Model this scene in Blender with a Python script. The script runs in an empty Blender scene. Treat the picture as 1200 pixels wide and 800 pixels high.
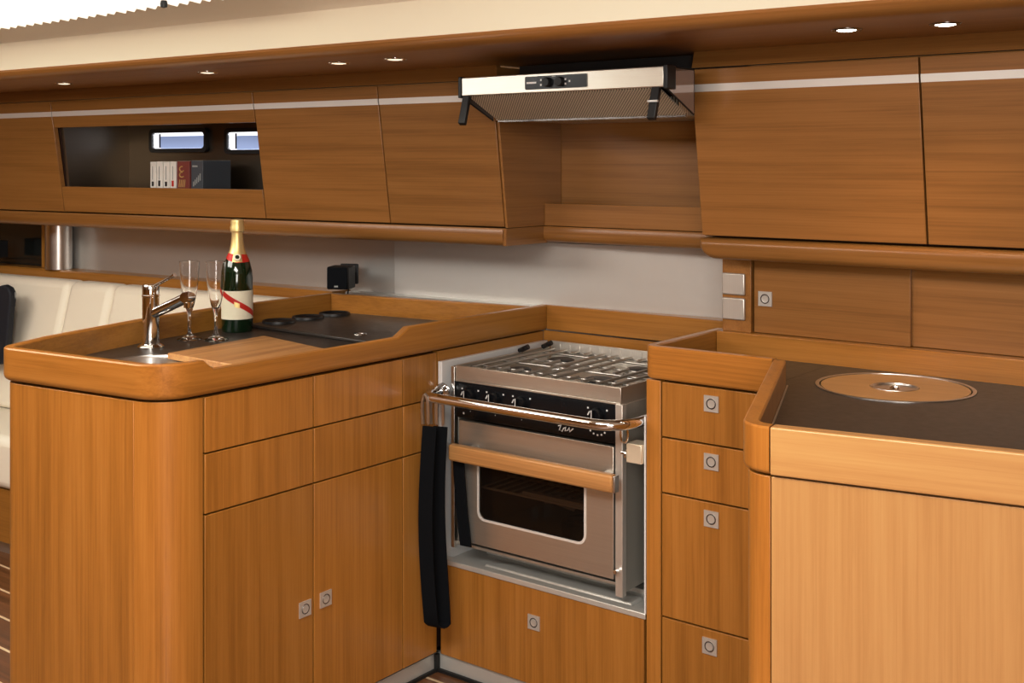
import bpy, bmesh, math, random
from mathutils import Vector
random.seed(7)
scene = bpy.context.scene
COL = scene.collection

# ------------------------------------------------------------------ camera
EYE = Vector((0, 0, 1.38))
YAW = math.radians(37.6)
FPX, CX, CY = 1363.0, 600.0, 193.0
FW = Vector((-math.sin(YAW), math.cos(YAW), 0)); RT = Vector((math.cos(YAW), math.sin(YAW), 0)); UP = Vector((0, 0, 1))
cam_d = bpy.data.cameras.new('camera'); cam = bpy.data.objects.new('camera', cam_d); COL.objects.link(cam)
cam.location = EYE; cam.rotation_euler = (math.pi/2, 0, YAW)
cam_d.sensor_width = 36; cam_d.lens = FPX/1200*36; cam_d.shift_y = -(400-CY)/1200; cam_d.clip_start = .02
scene.camera = cam
def ray(u, v): return FW + RT*((u-CX)/FPX) - UP*((v-CY)/FPX)
def atz(u, v, z): r = ray(u, v); return EYE + r*((z-EYE.z)/r.z)
def aty(u, v, y): r = ray(u, v); return EYE + r*(y/r.y)
def atx(u, v, x): r = ray(u, v); return EYE + r*(x/r.x)

# ------------------------------------------------------------------ materials
def new_mat(name):
    m = bpy.data.materials.new(name); m.use_nodes = True
    nt = m.node_tree; b = nt.nodes['Principled BSDF']
    return m, nt, b
def mat(name, col, rough=.5, metal=0, **kw):
    m, nt, b = new_mat(name)
    b.inputs['Base Color'].default_value = (*col, 1); b.inputs['Roughness'].default_value = rough; b.inputs['Metallic'].default_value = metal
    for k, v in kw.items(): b.inputs[k].default_value = v
    # faint procedural variation so nothing is perfectly flat
    n = nt.nodes.new('ShaderNodeTexNoise'); n.inputs['Scale'].default_value = 60
    tc = nt.nodes.new('ShaderNodeTexCoord'); nt.links.new(tc.outputs['Object'], n.inputs['Vector'])
    mp = nt.nodes.new('ShaderNodeMapRange'); mp.inputs[3].default_value = max(.02, rough-.05); mp.inputs[4].default_value = rough+.05
    nt.links.new(n.outputs['Fac'], mp.inputs[0]); nt.links.new(mp.outputs[0], b.inputs['Roughness'])
    return m
def wood(name, axis, dark, mid, light, rough=.34, fine=1.0, coat=.25, rot=0):
    m, nt, b = new_mat(name); L = nt.links; N = nt.nodes.new
    tc = N('ShaderNodeTexCoord'); oi = N('ShaderNodeObjectInfo')
    off = N('ShaderNodeVectorMath'); off.operation = 'SCALE'; off.inputs[0].default_value = (7.3, 5.1, 9.7)
    L.new(oi.outputs['Random'], off.inputs['Scale'])
    add = N('ShaderNodeVectorMath'); add.operation = 'ADD'; L.new(tc.outputs['Object'], add.inputs[0]); L.new(off.outputs[0], add.inputs[1])
    vr = N('ShaderNodeVectorRotate'); vr.rotation_type = 'Z_AXIS'; vr.inputs['Angle'].default_value = -rot; L.new(add.outputs[0], vr.inputs['Vector']); add = vr
    def mapped(across, along):
        s = [across]*3; s[axis] = along
        mp = N('ShaderNodeMapping'); mp.inputs['Scale'].default_value = s; L.new(add.outputs[0], mp.inputs['Vector']); return mp
    n1 = N('ShaderNodeTexNoise'); n1.inputs['Scale'].default_value = 1; n1.inputs['Detail'].default_value = 5; n1.inputs['Roughness'].default_value = .6
    L.new(mapped(150*fine, 1.6).outputs[0], n1.inputs['Vector'])
    n2 = N('ShaderNodeTexNoise'); n2.inputs['Scale'].default_value = 1; n2.inputs['Detail'].default_value = 3; n2.inputs['Distortion'].default_value = .35
    L.new(mapped(16*fine, .9).outputs[0], n2.inputs['Vector'])
    n3 = N('ShaderNodeTexNoise'); n3.inputs['Scale'].default_value = 1; n3.inputs['Detail'].default_value = 2
    L.new(mapped(420*fine, 14).outputs[0], n3.inputs['Vector'])
    w = N('ShaderNodeTexWave'); w.wave_type = 'BANDS'; w.bands_direction = 'DIAGONAL'; w.inputs['Scale'].default_value = 1.1; w.inputs['Distortion'].default_value = 5; w.inputs['Detail'].default_value = 3; w.inputs['Detail Scale'].default_value = 1.2
    L.new(mapped(9*fine, .7).outputs[0], w.inputs['Vector'])
    m1 = N('ShaderNodeMath'); m1.operation = 'MULTIPLY_ADD'; m1.inputs[1].default_value = .50
    L.new(n1.outputs['Fac'], m1.inputs[0])
    m2 = N('ShaderNodeMath'); m2.operation = 'MULTIPLY_ADD'; m2.inputs[1].default_value = .40; m2.inputs[2].default_value = -.09
    L.new(n2.outputs['Fac'], m2.inputs[0]); L.new(m2.outputs[0], m1.inputs[2])
    m3 = N('ShaderNodeMath'); m3.operation = 'MULTIPLY_ADD'; m3.inputs[1].default_value = .07
    L.new(w.outputs['Fac'], m3.inputs[0]); L.new(m1.outputs[0], m3.inputs[2])
    m4 = N('ShaderNodeMath'); m4.operation = 'MULTIPLY_ADD'; m4.inputs[1].default_value = .18
    L.new(n3.outputs['Fac'], m4.inputs[0]); L.new(m3.outputs[0], m4.inputs[2])
    cr = N('ShaderNodeValToRGB'); e = cr.color_ramp.elements
    e[0].position = .27; e[0].color = (*dark, 1); e[1].position = .78; e[1].color = (*light, 1)
    k = cr.color_ramp.elements.new(.5); k.color = (*mid, 1)
    L.new(m4.outputs[0], cr.inputs[0])
    hs = N('ShaderNodeHueSaturation'); mr = N('ShaderNodeMapRange'); mr.inputs[3].default_value = .92; mr.inputs[4].default_value = 1.08
    L.new(oi.outputs['Random'], mr.inputs[0]); L.new(mr.outputs[0], hs.inputs['Value']); L.new(cr.outputs[0], hs.inputs['Color'])
    L.new(hs.outputs[0], b.inputs['Base Color'])
    b.inputs['Roughness'].default_value = rough; b.inputs['Coat Weight'].default_value = coat; b.inputs['Coat Roughness'].default_value = .22
    bp = N('ShaderNodeBump'); bp.inputs['Strength'].default_value = .06; bp.inputs['Distance'].default_value = .002
    L.new(n1.outputs['Fac'], bp.inputs['Height']); L.new(bp.outputs[0], b.inputs['Normal'])
    return m
def brushed(name, axis, col=(.62, .60, .57), rough=.28, metal=1.0):
    m, nt, b = new_mat(name); L = nt.links; N = nt.nodes.new
    tc = N('ShaderNodeTexCoord'); mp = N('ShaderNodeMapping'); s = [400.]*3; s[axis] = 4; mp.inputs['Scale'].default_value = s
    L.new(tc.outputs['Object'], mp.inputs['Vector'])
    n = N('ShaderNodeTexNoise'); n.inputs['Scale'].default_value = 1; n.inputs['Detail'].default_value = 3; L.new(mp.outputs[0], n.inputs['Vector'])
    cr = N('ShaderNodeMapRange'); cr.inputs[3].default_value = rough-.06; cr.inputs[4].default_value = rough+.1
    L.new(n.outputs['Fac'], cr.inputs[0]); L.new(cr.outputs[0], b.inputs['Roughness'])
    mx = N('ShaderNodeMix'); mx.data_type = 'RGBA'; mx.inputs[6].default_value = (*[c*.86 for c in col], 1); mx.inputs[7].default_value = (*col, 1)
    L.new(n.outputs['Fac'], mx.inputs[0]); L.new(mx.outputs[2], b.inputs['Base Color'])
    b.inputs['Metallic'].default_value = metal
    bp = N('ShaderNodeBump'); bp.inputs['Strength'].default_value = .04; bp.inputs['Distance'].default_value = .001
    L.new(n.outputs['Fac'], bp.inputs['Height']); L.new(bp.outputs[0], b.inputs['Normal'])
    return m
def emit(name, col, s):
    m, nt, b = new_mat(name); b.inputs['Base Color'].default_value = (*col, 1)
    b.inputs['Emission Color'].default_value = (*col, 1); b.inputs['Emission Strength'].default_value = s
    return m

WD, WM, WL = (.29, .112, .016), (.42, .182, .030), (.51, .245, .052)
wz = wood('teak grain vertical', 2, WD, WM, WL)
wx = wood('teak grain lengthwise', 0, WD, WM, WL)
wy = wood('teak grain athwart', 1, WD, WM, WL)
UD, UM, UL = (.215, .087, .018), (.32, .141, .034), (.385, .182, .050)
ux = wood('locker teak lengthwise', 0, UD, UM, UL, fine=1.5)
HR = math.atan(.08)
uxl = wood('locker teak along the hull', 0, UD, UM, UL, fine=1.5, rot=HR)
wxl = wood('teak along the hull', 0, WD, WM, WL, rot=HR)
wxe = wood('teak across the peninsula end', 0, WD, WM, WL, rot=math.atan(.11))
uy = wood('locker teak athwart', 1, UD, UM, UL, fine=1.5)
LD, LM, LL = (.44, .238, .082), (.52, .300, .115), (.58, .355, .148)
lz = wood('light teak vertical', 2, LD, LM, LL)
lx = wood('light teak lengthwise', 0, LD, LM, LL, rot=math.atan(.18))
bw = wood('cutting board wood', 1, (.28, .125, .040), (.46, .245, .085), (.58, .34, .135), rough=.45, coat=0, fine=1.3)
hw = wood('handle wood', 0, (.32, .155, .05), (.47, .255, .090), (.60, .35, .14), fine=1.6)
dk = mat('dark reveal', (.030, .010, .004), .7)
counter = mat('dark laminate', (.040, .032, .027), .33)
steel = brushed('brushed steel', 0, (.72, .68, .61), .33, .84)
steel_z = brushed('brushed steel vertical', 2, (.74, .71, .66), .38, .65)
steel_bright = mat('satin steel', (.70, .70, .69), .3, 1)
steel_matte = mat('hull lining metal', (.66, .645, .615), .34, .64)
lining_lit = mat('lit lining metal', (.71, .70, .675), .38, .50)  # lit copy of the hull lining: brighter reflections put into the colour
tray_m = mat('tray steel', (.66, .66, .63), .35, .45)
stripm = mat('pale satin strip', (.78, .77, .75), .4, .25)
plate_m = mat('satin latch plate', (.66, .645, .61), .36, .5)
chrome = mat('chrome', (.80, .80, .80), .08, 1)
dchrome = mat('dark chrome', (.35, .34, .33), .2, 1)
brass = mat('pale metal bracket', (.85, .79, .64), .35, .5)
black = mat('black plastic', (.008, .008, .009), .45)
panel_black = mat('black enamel', (.008, .009, .011), .22, 0, **{'Specular IOR Level': .3})
iron = mat('dark iron', (.03, .03, .03), .45)
webbing = mat('black webbing', (.005, .006, .008), .85, 0, **{'Specular IOR Level': .12})
white_gloss = mat('white paint', (.70, .71, .72), .35)
marks = mat('white print', (.75, .75, .75), .5)
greym = mat('grey print', (.35, .36, .35), .5)
red = mat('red print', (.55, .025, .015), .45)
gold = mat('gold foil', (.82, .66, .32), .42, .65)
paper = mat('cream label', (.80, .76, .62), .6)
bottle_glass = mat('dark green glass', (.004, .018, .006), .08)
bottle_glass.node_tree.nodes['Principled BSDF'].inputs['Coat Weight'].default_value = .6
glass = mat('clear glass', (1, 1, 1), .02, 0, **{'Transmission Weight': 1.0, 'IOR': 1.45})
leather = mat('cream leather', (.86, .81, .70), .55)
headliner = mat('cream headliner', (.82, .76, .635), .75)
headliner2 = mat('pale headliner', (.84, .79, .67), .75)
smoke = mat('smoked acrylic', (.36, .29, .26), .07, .7)
ovenglass, nt_, b_ = new_mat('oven glass')
b_.inputs['Base Color'].default_value = (.02, .018, .016, 1); b_.inputs['Roughness'].default_value = .04
tr_ = nt_.nodes.new('ShaderNodeBsdfTransparent'); tr_.inputs[0].default_value = (.62, .52, .43, 1); mx_ = nt_.nodes.new('ShaderNodeMixShader'); mx_.inputs[0].default_value = .22
nt_.links.new(tr_.outputs[0], mx_.inputs[1]); nt_.links.new(b_.outputs[0], mx_.inputs[2]); nt_.links.new(mx_.outputs[0], nt_.nodes['Material Output'].inputs[0])
enamel = mat('brown oven enamel', (.30, .23, .16), .3)
lampm = emit('lit lamp glass', (1, .93, .80), 9)
lampoff = emit('unlit lamp glass with glint', (1, .85, .65), 1.0)  # spotlights are off; the glint on their glass is put in as glow
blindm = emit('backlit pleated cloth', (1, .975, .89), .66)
skyp = emit('porthole glass', (.36, .45, .68), .55)
skyw = emit('porthole reveal', (.95, .96, 1), .85)
navy = mat('black cloth', (.012, .014, .022), .7)
book_red = mat('maroon cover', (.23, .05, .04), .45)
book_grey = mat('slate cover', (.075, .085, .10), .4)
book_white = mat('white cover', (.80, .78, .74), .5)
rubber = mat('black seal', (.01, .01, .01), .6)

# perforated / mesh filter for the hood
def mesh_filter():
    m, nt, b = new_mat('hood filter mesh'); L = nt.links; N = nt.nodes.new
    tc = N('ShaderNodeTexCoord')
    out = []
    for s in (1, -1):
        sep = N('ShaderNodeSeparateXYZ'); L.new(tc.outputs['Object'], sep.inputs[0])
        a = N('ShaderNodeMath'); a.operation = 'MULTIPLY_ADD'; a.inputs[1].default_value = s; L.new(sep.outputs['X'], a.inputs[0]); L.new(sep.outputs['Y'], a.inputs[2])
        k = N('ShaderNodeMath'); k.operation = 'MULTIPLY'; k.inputs[1].default_value = 820; L.new(a.outputs[0], k.inputs[0])
        q = N('ShaderNodeMath'); q.operation = 'SINE'; L.new(k.outputs[0], q.inputs[0]); out.append(q)
    mx = N('ShaderNodeMath'); mx.operation = 'MAXIMUM'; L.new(out[0].outputs[0], mx.inputs[0]); L.new(out[1].outputs[0], mx.inputs[1])
    cr = N('ShaderNodeValToRGB'); cr.color_ramp.elements[0].position = .35; cr.color_ramp.elements[0].color = (.20, .16, .11, 1); cr.color_ramp.elements[1].position = .9; cr.color_ramp.elements[1].color = (.92, .85, .70, 1)
    L.new(mx.outputs[0], cr.inputs[0]); L.new(cr.outputs[0], b.inputs['Base Color'])
    b.inputs['Metallic'].default_value = .45; b.inputs['Roughness'].default_value = .42
    return m
filterm = mesh_filter()
def floor_mat():
    m, nt, b = new_mat('teak and holly sole'); L = nt.links; N = nt.nodes.new
    tc = N('ShaderNodeTexCoord'); sep = N('ShaderNodeSeparateXYZ'); L.new(tc.outputs['Object'], sep.inputs[0])
    a = N('ShaderNodeMath'); a.operation = 'ADD'; a.inputs[1].default_value = 10 - 1.656 + .116*.5; L.new(sep.outputs['Y'], a.inputs[0])
    md = N('ShaderNodeMath'); md.operation = 'PINGPONG'; md.inputs[1].default_value = .058; L.new(a.outputs[0], md.inputs[0])
    gt = N('ShaderNodeMath'); gt.operation = 'LESS_THAN'; gt.inputs[1].default_value = .0045; L.new(md.outputs[0], gt.inputs[0])
    mp = N('ShaderNodeMapping'); mp.inputs['Scale'].default_value = (2, 60, 60); L.new(tc.outputs['Object'], mp.inputs['Vector'])
    n = N('ShaderNodeTexNoise'); n.inputs['Scale'].default_value = 1; n.inputs['Detail'].default_value = 4; L.new(mp.outputs[0], n.inputs['Vector'])
    cr = N('ShaderNodeValToRGB'); cr.color_ramp.elements[0].position = .3; cr.color_ramp.elements[0].color = (.11, .045, .018, 1); cr.color_ramp.elements[1].position = .7; cr.color_ramp.elements[1].color = (.24, .10, .04, 1)
    L.new(n.outputs['Fac'], cr.inputs[0])
    mx = N('ShaderNodeMix'); mx.data_type = 'RGBA'; mx.inputs[7].default_value = (.72, .58, .38, 1); L.new(gt.outputs[0], mx.inputs[0]); L.new(cr.outputs[0], mx.inputs[6])
    L.new(mx.outputs[2], b.inputs['Base Color']); b.inputs['Roughness'].default_value = .3
    return m
floorm = floor_mat()

# ------------------------------------------------------------------ mesh builder
class MB:
    def __init__(s): s.v = []; s.f = []; s.m = []; s.cur = 0
    def mt(s, i): s.cur = i; return s
    def face(s, idx): s.f.append(tuple(idx)); s.m.append(s.cur)
    def add(s, vs): b = len(s.v); s.v += [Vector(p) for p in vs]; return b
    def hexa(s, p):   # p[0..3] bottom loop, p[4..7] top loop
        b = s.add(p)
        for q in ((3,2,1,0),(4,5,6,7),(0,1,5,4),(1,2,6,5),(2,3,7,6),(3,0,4,7)): s.face([b+i for i in q])
        return s
    def box(s, x0, x1, y0, y1, z0, z1):
        return s.hexa([(x0,y0,z0),(x1,y0,z0),(x1,y1,z0),(x0,y1,z0),(x0,y0,z1),(x1,y0,z1),(x1,y1,z1),(x0,y1,z1)])
    def loops(s, A, B, capA=True, capB=True):
        n = len(A); a = s.add(A); b = s.add(B)
        for i in range(n): j = (i+1) % n; s.face((a+i, a+j, b+j, b+i))
        if capA: s.face([a+i for i in reversed(range(n))])
        if capB: s.face([b+i for i in range(n)])
        return s
    def prism(s, poly, z0, z1): return s.loops([(x, y, z0) for x, y in poly], [(x, y, z1) for x, y in poly])
    def slab(s, xa, xb, prof, fn):   # profile of (offset, z) extruded between xa and xb along a wall line
        return s.loops([(xa, fn(xa, o), z) for o, z in prof], [(xb, fn(xb, o), z) for o, z in prof])
    def wallpath(s, outer, inner, zb, zt):
        n = len(outer)
        zt = zt if isinstance(zt, list) else [zt]*n
        secs = [[(outer[i][0], outer[i][1], zb), (outer[i][0], outer[i][1], zt[i]), (inner[i][0], inner[i][1], zt[i]), (inner[i][0], inner[i][1], zb)] for i in range(n)]
        return s.sections(secs)
    def rim(s, outer, inner, zb, zt, r=.014):
        # raised rim: rounded lower outer edge; grain direction switches on the end board
        n = len(outer); zt = zt if isinstance(zt, list) else [zt]*n; secs = []
        for i in range(n):
            o = Vector(outer[i]); d = (Vector(inner[i])-o); L_ = d.length; d = d/L_; sec = []
            for k in range(5):
                a = math.pi/2*k/4; p = o+d*(r-r*math.sin(a)); sec.append((p.x, p.y, zb+r-r*math.cos(a)))
            q = o+d*.003; w = o+d*(L_-.003); e = o+d*L_
            sec += [(o.x, o.y, zt[i]-.003), (q.x, q.y, zt[i]), (w.x, w.y, zt[i]), (e.x, e.y, zt[i]-.003), (e.x, e.y, zb)]
            secs.append(sec)
        bs = [s.add(q) for q in secs]; k = len(secs[0])
        for i in range(n-1):
            dx, dy = abs(outer[i+1][0]-outer[i][0]), abs(outer[i+1][1]-outer[i][1]); s.cur = 1 if dx > dy else 0
            for j in range(k): l = (j+1) % k; s.face((bs[i]+j, bs[i]+l, bs[i+1]+l, bs[i+1]+j))
        s.cur = 0; s.face([bs[0]+j for j in reversed(range(k))]); s.face([bs[-1]+j for j in range(k)])
        return s
    def sections(s, secs, closed=False, cap=True):
        k = len(secs[0]); bs = [s.add(q) for q in secs]
        rng = range(len(secs)) if closed else range(len(secs)-1)
        for i in rng:
            a, b = bs[i], bs[(i+1) % len(secs)]
            for j in range(k): l = (j+1) % k; s.face((a+j, a+l, b+l, b+j))
        if cap and not closed:
            s.face([bs[0]+j for j in reversed(range(k))]); s.face([bs[-1]+j for j in range(k)])
        return s
    def tube(s, pts, r, n=12, closed=False):
        pts = [Vector(p) for p in pts]; rs = r if isinstance(r, list) else [r]*len(pts); secs = []; up = None
        for i, p in enumerate(pts):
            if closed: t = pts[(i+1) % len(pts)] - pts[i-1]
            else: t = pts[min(i+1, len(pts)-1)] - pts[max(i-1, 0)]
            t.normalize()
            if up is None: up = Vector((0,0,1)) if abs(t.z) < .9 else Vector((1,0,0))
            a = up - t*up.dot(t); a.normalize(); up = a; b = t.cross(a)
            secs.append([p + (a*math.cos(2*math.pi*k/n) + b*math.sin(2*math.pi*k/n))*rs[i] for k in range(n)])
        return s.sections(secs, closed)
    def lathe(s, prof, c, n=40, ax=(0,0,1)):
        ax = Vector(ax).normalized(); a = Vector((1,0,0)) if abs(ax.x) < .9 else Vector((0,1,0)); a = (a - ax*a.dot(ax)).normalized(); b = ax.cross(a); c = Vector(c)
        secs = []
        for r, h in prof:
            secs.append([c + ax*h + (a*math.cos(2*math.pi*k/n) + b*math.sin(2*math.pi*k/n))*max(r, 1e-5) for k in range(n)])
        return s.sections(secs)
    def ribbon(s, pts, wid, th):   # pts: centreline; wid: width vector; thin strip
        w = Vector(wid)/2; pts = [Vector(p) for p in pts]; secs = []
        for i, p in enumerate(pts):
            t = (pts[min(i+1, len(pts)-1)] - pts[max(i-1, 0)]).normalized(); nn = t.cross(w).normalized()*th/2
            secs.append([p-w-nn, p+w-nn, p+w+nn, p-w+nn])
        return s.sections(secs)
    def plate_hole(s, outer, holes, th):
        # outer / holes: lists of 3-D points in one plane; th: thickness vector
        bm = bmesh.new(); es = []
        for lp in [outer]+holes:
            vs = [bm.verts.new(p) for p in lp]
            es += [bm.edges.new((vs[i], vs[(i+1) % len(vs)])) for i in range(len(vs))]
        bmesh.ops.triangle_fill(bm, use_beauty=True, edges=es)
        bm.verts.index_update(); th = Vector(th)
        base = s.add([v.co for v in bm.verts]); top = s.add([v.co+th for v in bm.verts])
        for f in bm.faces:
            ix = [v.index for v in f.verts]; s.face([base+i for i in ix]); s.face([top+i for i in reversed(ix)])
        bm.free(); k = 0
        for lp in [outer]+holes:
            n = len(lp)
            for i in range(n): j = (i+1) % n; s.face((base+k+i, base+k+j, top+k+j, top+k+i))
            k += n
        return s

ROOT = {}
def obj(name, mb, mats, parent=None, bevel=0, seg=2, ang=40, loc=None, label=None):
    if not isinstance(mats, (list, tuple)): mats = [mats]
    base = ROOT.get(parent.name, Vector((0,0,0))) if parent else Vector(loc or (0,0,0))
    me = bpy.data.meshes.new(name); me.from_pydata([tuple(p-base) for p in mb.v], [], mb.f)
    for m_ in mats: me.materials.append(m_)
    for p, i in zip(me.polygons, mb.m): p.material_index = i
    bm = bmesh.new(); bm.from_mesh(me); bmesh.ops.remove_doubles(bm, verts=bm.verts, dist=1e-6); bmesh.ops.recalc_face_normals(bm, faces=bm.faces)
    for f in bm.faces: f.smooth = True
    for e in bm.edges:
        if len(e.link_faces) != 2 or e.calc_face_angle(0) > math.radians(ang): e.smooth = False
    bm.to_mesh(me); bm.free()
    o = bpy.data.objects.new(name, me); COL.objects.link(o)
    if parent: o.parent = parent
    else: o.location = base
    ROOT[o.name] = base
    if bevel:
        md = o.modifiers.new('edge', 'BEVEL'); md.width = bevel; md.segments = seg; md.limit_method = 'ANGLE'; md.angle_limit = math.radians(35)
    if label: o['label'] = label
    return o
def tag(o, label, cat, group=None):
    o['label'] = label; o['category'] = cat
    if group: o['group'] = group
    return o
def thing(name, label, cat, loc, group=None):
    o = bpy.data.objects.new(name, None); COL.objects.link(o); o.location = loc; o.empty_display_size = .05
    ROOT[o.name] = Vector(loc); return tag(o, label, cat, group)
def struct(name, mb, mats, bevel=0, **k):
    o = obj(name, mb, mats, bevel=bevel, **k); o['kind'] = 'structure'; return o
def copy_tree(o, loc, label, parent=None):
    c = o.copy(); COL.objects.link(c)
    if parent is None:
        c.location = loc; ROOT[c.name] = Vector(loc); c['label'] = label
    else: c.parent = parent
    for ch in [q for q in bpy.data.objects if q.parent == o]: copy_tree(ch, None, None, c)
    return c

def rounded(poly, rad, seg=8):   # rad: radius per vertex (0 keeps it sharp); open polyline
    out = []
    for i, p in enumerate(poly):
        r = rad[i]
        if r == 0 or i in (0, len(poly)-1): out.append(tuple(p)); continue
        P = Vector(p).to_2d() if len(p) == 3 else Vector(p); A = (Vector(poly[i-1])-P); B = (Vector(poly[i+1])-P)
        ha = math.acos(max(-1, min(1, A.normalized().dot(B.normalized()))))/2
        d = r/math.tan(ha); a = P+A.normalized()*d; b = P+B.normalized()*d
        c = P+(A.normalized()+B.normalized()).normalized()*(r/math.sin(ha))
        a0 = math.atan2(*(a-c).yx); a1 = math.atan2(*(b-c).yx); da = (a1-a0+math.pi) % (2*math.pi)-math.pi
        for k in range(seg+1):
            t = a0+da*k/seg; out.append((c.x+r*math.cos(t), c.y+r*math.sin(t)))
    return out
def offset(path, d):   # positive d moves to the left of travel
    res = []
    for i, p in enumerate(path):
        P = Vector(p); a = (P-Vector(path[i-1])) if i > 0 else None; b = (Vector(path[i+1])-P) if i < len(path)-1 else None
        ns = [Vector((-q.y, q.x)).normalized() for q in (a, b) if q is not None and q.length > 1e-7]
        n = sum(ns, Vector((0, 0))); n.normalize(); c = max(.3, n.dot(ns[0]))
        q = P+n*(d/c); res.append((q.x, q.y))
    return res
def rrect(x0, x1, z0, z1, r, y, seg=6):
    pts = []
    for cx, cz, a in ((x1-r, z0+r, -90), (x1-r, z1-r, 0), (x0+r, z1-r, 90), (x0+r, z0+r, 180)):
        for k in range(seg+1):
            t = math.radians(a+90*k/seg); pts.append(Vector((cx+r*math.cos(t), y, cz+r*math.sin(t))))
    return pts

# square push latch; c centre on the front, nrm outward normal, e horizontal unit vector
def latch(parent, c, nrm, e, s=.018):
    c = Vector(c); n = Vector(nrm); e = Vector(e); z = Vector((0,0,1)); mb = MB(); t = .003
    q = [c-e*s-z*s, c+e*s-z*s, c+e*s+z*s, c-e*s+z*s]
    mb.loops(q, [p+n*t for p in q])
    mb.mt(1).lathe([(.0118, t), (.0118, t+.0006), (.0106, t+.0006), (.0104, t)], c, 24, n)
    mb.mt(0).lathe([(.0096, t), (.0092, t+.0008), (.006, t+.0003), (.0, t+.0002)], c, 24, n)
    return obj('latch', mb, [plate_m, dchrome], parent, label='square metal push latch')

# wall lines: right part runs along X at y = 2.56, the left part follows the curve of the hull
def fR(x, o): return 2.56+o
def fL(x, o): return 2.56+.08*(x+1.996)+o
LEAN = .14
def fo(z): return -LEAN*(z-1.205)
FL = .042   # sole level

# ================================================================== SETTING
struct('floor', MB().box(-5.6, 2.0, -1.7, 3.2, FL-.05, FL), floorm)
mb = MB(); mb.slab(-5.6, -2.60, [(.24, .3), (.24, 1.149), (.27, 1.149), (.27, .3)], fL); struct('wall_hull', mb, steel_matte)
mb = MB(); mb.slab(-2.5995, -1.30, [(.24, .3), (.24, 1.149), (.27, 1.149), (.27, .3)], fL); struct('wall_stove', mb, lining_lit)
struct('wall_hull_outer', MB().box(-5.6, 2.0, 3.15, 3.2, FL, 2.0), wx)
struct('wall_opposite', MB().box(-5.6, 2.0, -1.75, -1.7, FL, 2.0), wz)
struct('wall_right', MB().box(1.95, 2.0, -1.7, 3.2, FL, 2.0), wz)
struct('wall_left', MB().box(-5.65, -5.6, -1.7, 3.2, FL, 2.0), wz)
# cambered cream headliner, with the coachroof side standing on the deck beam
def yb(x): return 2.103+.05*(x+.769)
prof = [(0, 1.672), (0, 1.770), (-.02, 1.785), (-.45, 1.84), (-1.1, 1.90), (-2.1, 1.93), (-3.2, 1.90), (-3.75, 1.84)]
A = [(-5.6, yb(-5.6)+o+.002, z) for o, z in prof]; B = [(2.0, yb(2.0)+o+.002, z) for o, z in prof]
mb = MB(); a = mb.add(A); b = mb.add(B)
for i in range(len(A)-1): mb.mt(0 if i else 1); mb.face((a+i, a+i+1, b+i+1, b+i))
ce = struct('ceiling', mb, [headliner2, headliner])
md = ce.modifiers.new('thickness', 'SOLIDIFY'); md.thickness = .02; md.offset = 1
# deck beam: wooden soffit with a rounded inner edge
def beam_prof(x):
    y0 = yb(x); ys = (fL(x, -.02) if x < -1.996 else fR(x, -.02))
    return [(y0, 1.683), (y0-.004, 1.676), (y0, 1.668), (y0+.012, 1.660), (y0+.03, 1.656), (y0+.05, 1.655), (ys, 1.655), (ys, 1.683)]
secs = [[(x, y, z) for y, z in beam_prof(x)] for x in (-5.6, -4.5, -3.4, -2.6, -1.9961, -1.4, -.7, 0, 2.0)]
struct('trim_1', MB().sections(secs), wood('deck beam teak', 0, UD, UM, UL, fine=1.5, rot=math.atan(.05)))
# face board above the locker doors, in the shade under the deck
mb = MB(); mb.slab(-5.6, -1.996, [(-.052, 1.615), (-.040, 1.655), (-.02, 1.655), (-.03, 1.615)], fL)
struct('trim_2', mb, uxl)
mb = MB(); mb.slab(-1.38, 1.9, [(-.052, 1.615), (-.040, 1.655), (-.02, 1.655), (-.03, 1.615)], fR)
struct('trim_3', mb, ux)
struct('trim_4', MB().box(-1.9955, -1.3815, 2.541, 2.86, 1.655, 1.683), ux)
# wooden rail over the settee back
mb = MB(); mb.slab(-5.6, -2.785, [(.150, .86), (.150, .960), (.156, .966), (.2395, .966), (.2395, .86)], fL)
struct('trim_5', mb, wxl)
mb = MB(); mb.slab(-2.76, -2.045, [(.190, .955), (.190, .964), (.2395, .964), (.2395, .955)], fL)
struct('trim_6', mb, steel_matte)
# rail (bullnose) under the lockers
def bull(z1, z0, d): return [(-d, z1), (-d-.003, z1-.006), (-d-.003, z0+.020), (-d+.003, z0+.008), (-d+.016, z0), (.20, z0), (.20, z1)]
mb = MB(); mb.slab(-5.6, -1.996, bull(1.2025, 1.152, .008), fL); struct('trim_7', mb, uxl)
mb = MB(); mb.loops([(-1.9962, 2.553, 1.2025), (-1.986, 2.553, 1.2025), (-1.986, 2.80, 1.2025), (-1.9962, 2.80, 1.2025)], [(-1.9962, 2.553, 1.154), (-1.986, 2.553, 1.154), (-1.986, 2.80, 1.154), (-1.9962, 2.80, 1.154)])
struct('trim_8', mb, uy)
# right-hand rail with its rounded lower left corner
r = .042; pts = [(-1.385, 1.2005)] + [(-1.385+r-r*math.cos(t*math.pi/16), 1.150+r-r*math.sin(t*math.pi/16)) for t in range(9)] + [(1.9, 1.150), (1.9, 1.2005)]
def ring(off, inset):
    out = []
    for x, z in pts:
        cx, cz = .2, 1.1753; zz = cz+(z-cz)*(1-inset/.025); xx = x+(inset if x < 1 else 0); out.append((xx, 2.56+off, zz))
    return out
mb = MB().sections([ring(.20, 0), ring(.004, 0), ring(-.008, .004), ring(-.013, .012)])
struct('trim_9', mb, ux)
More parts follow.
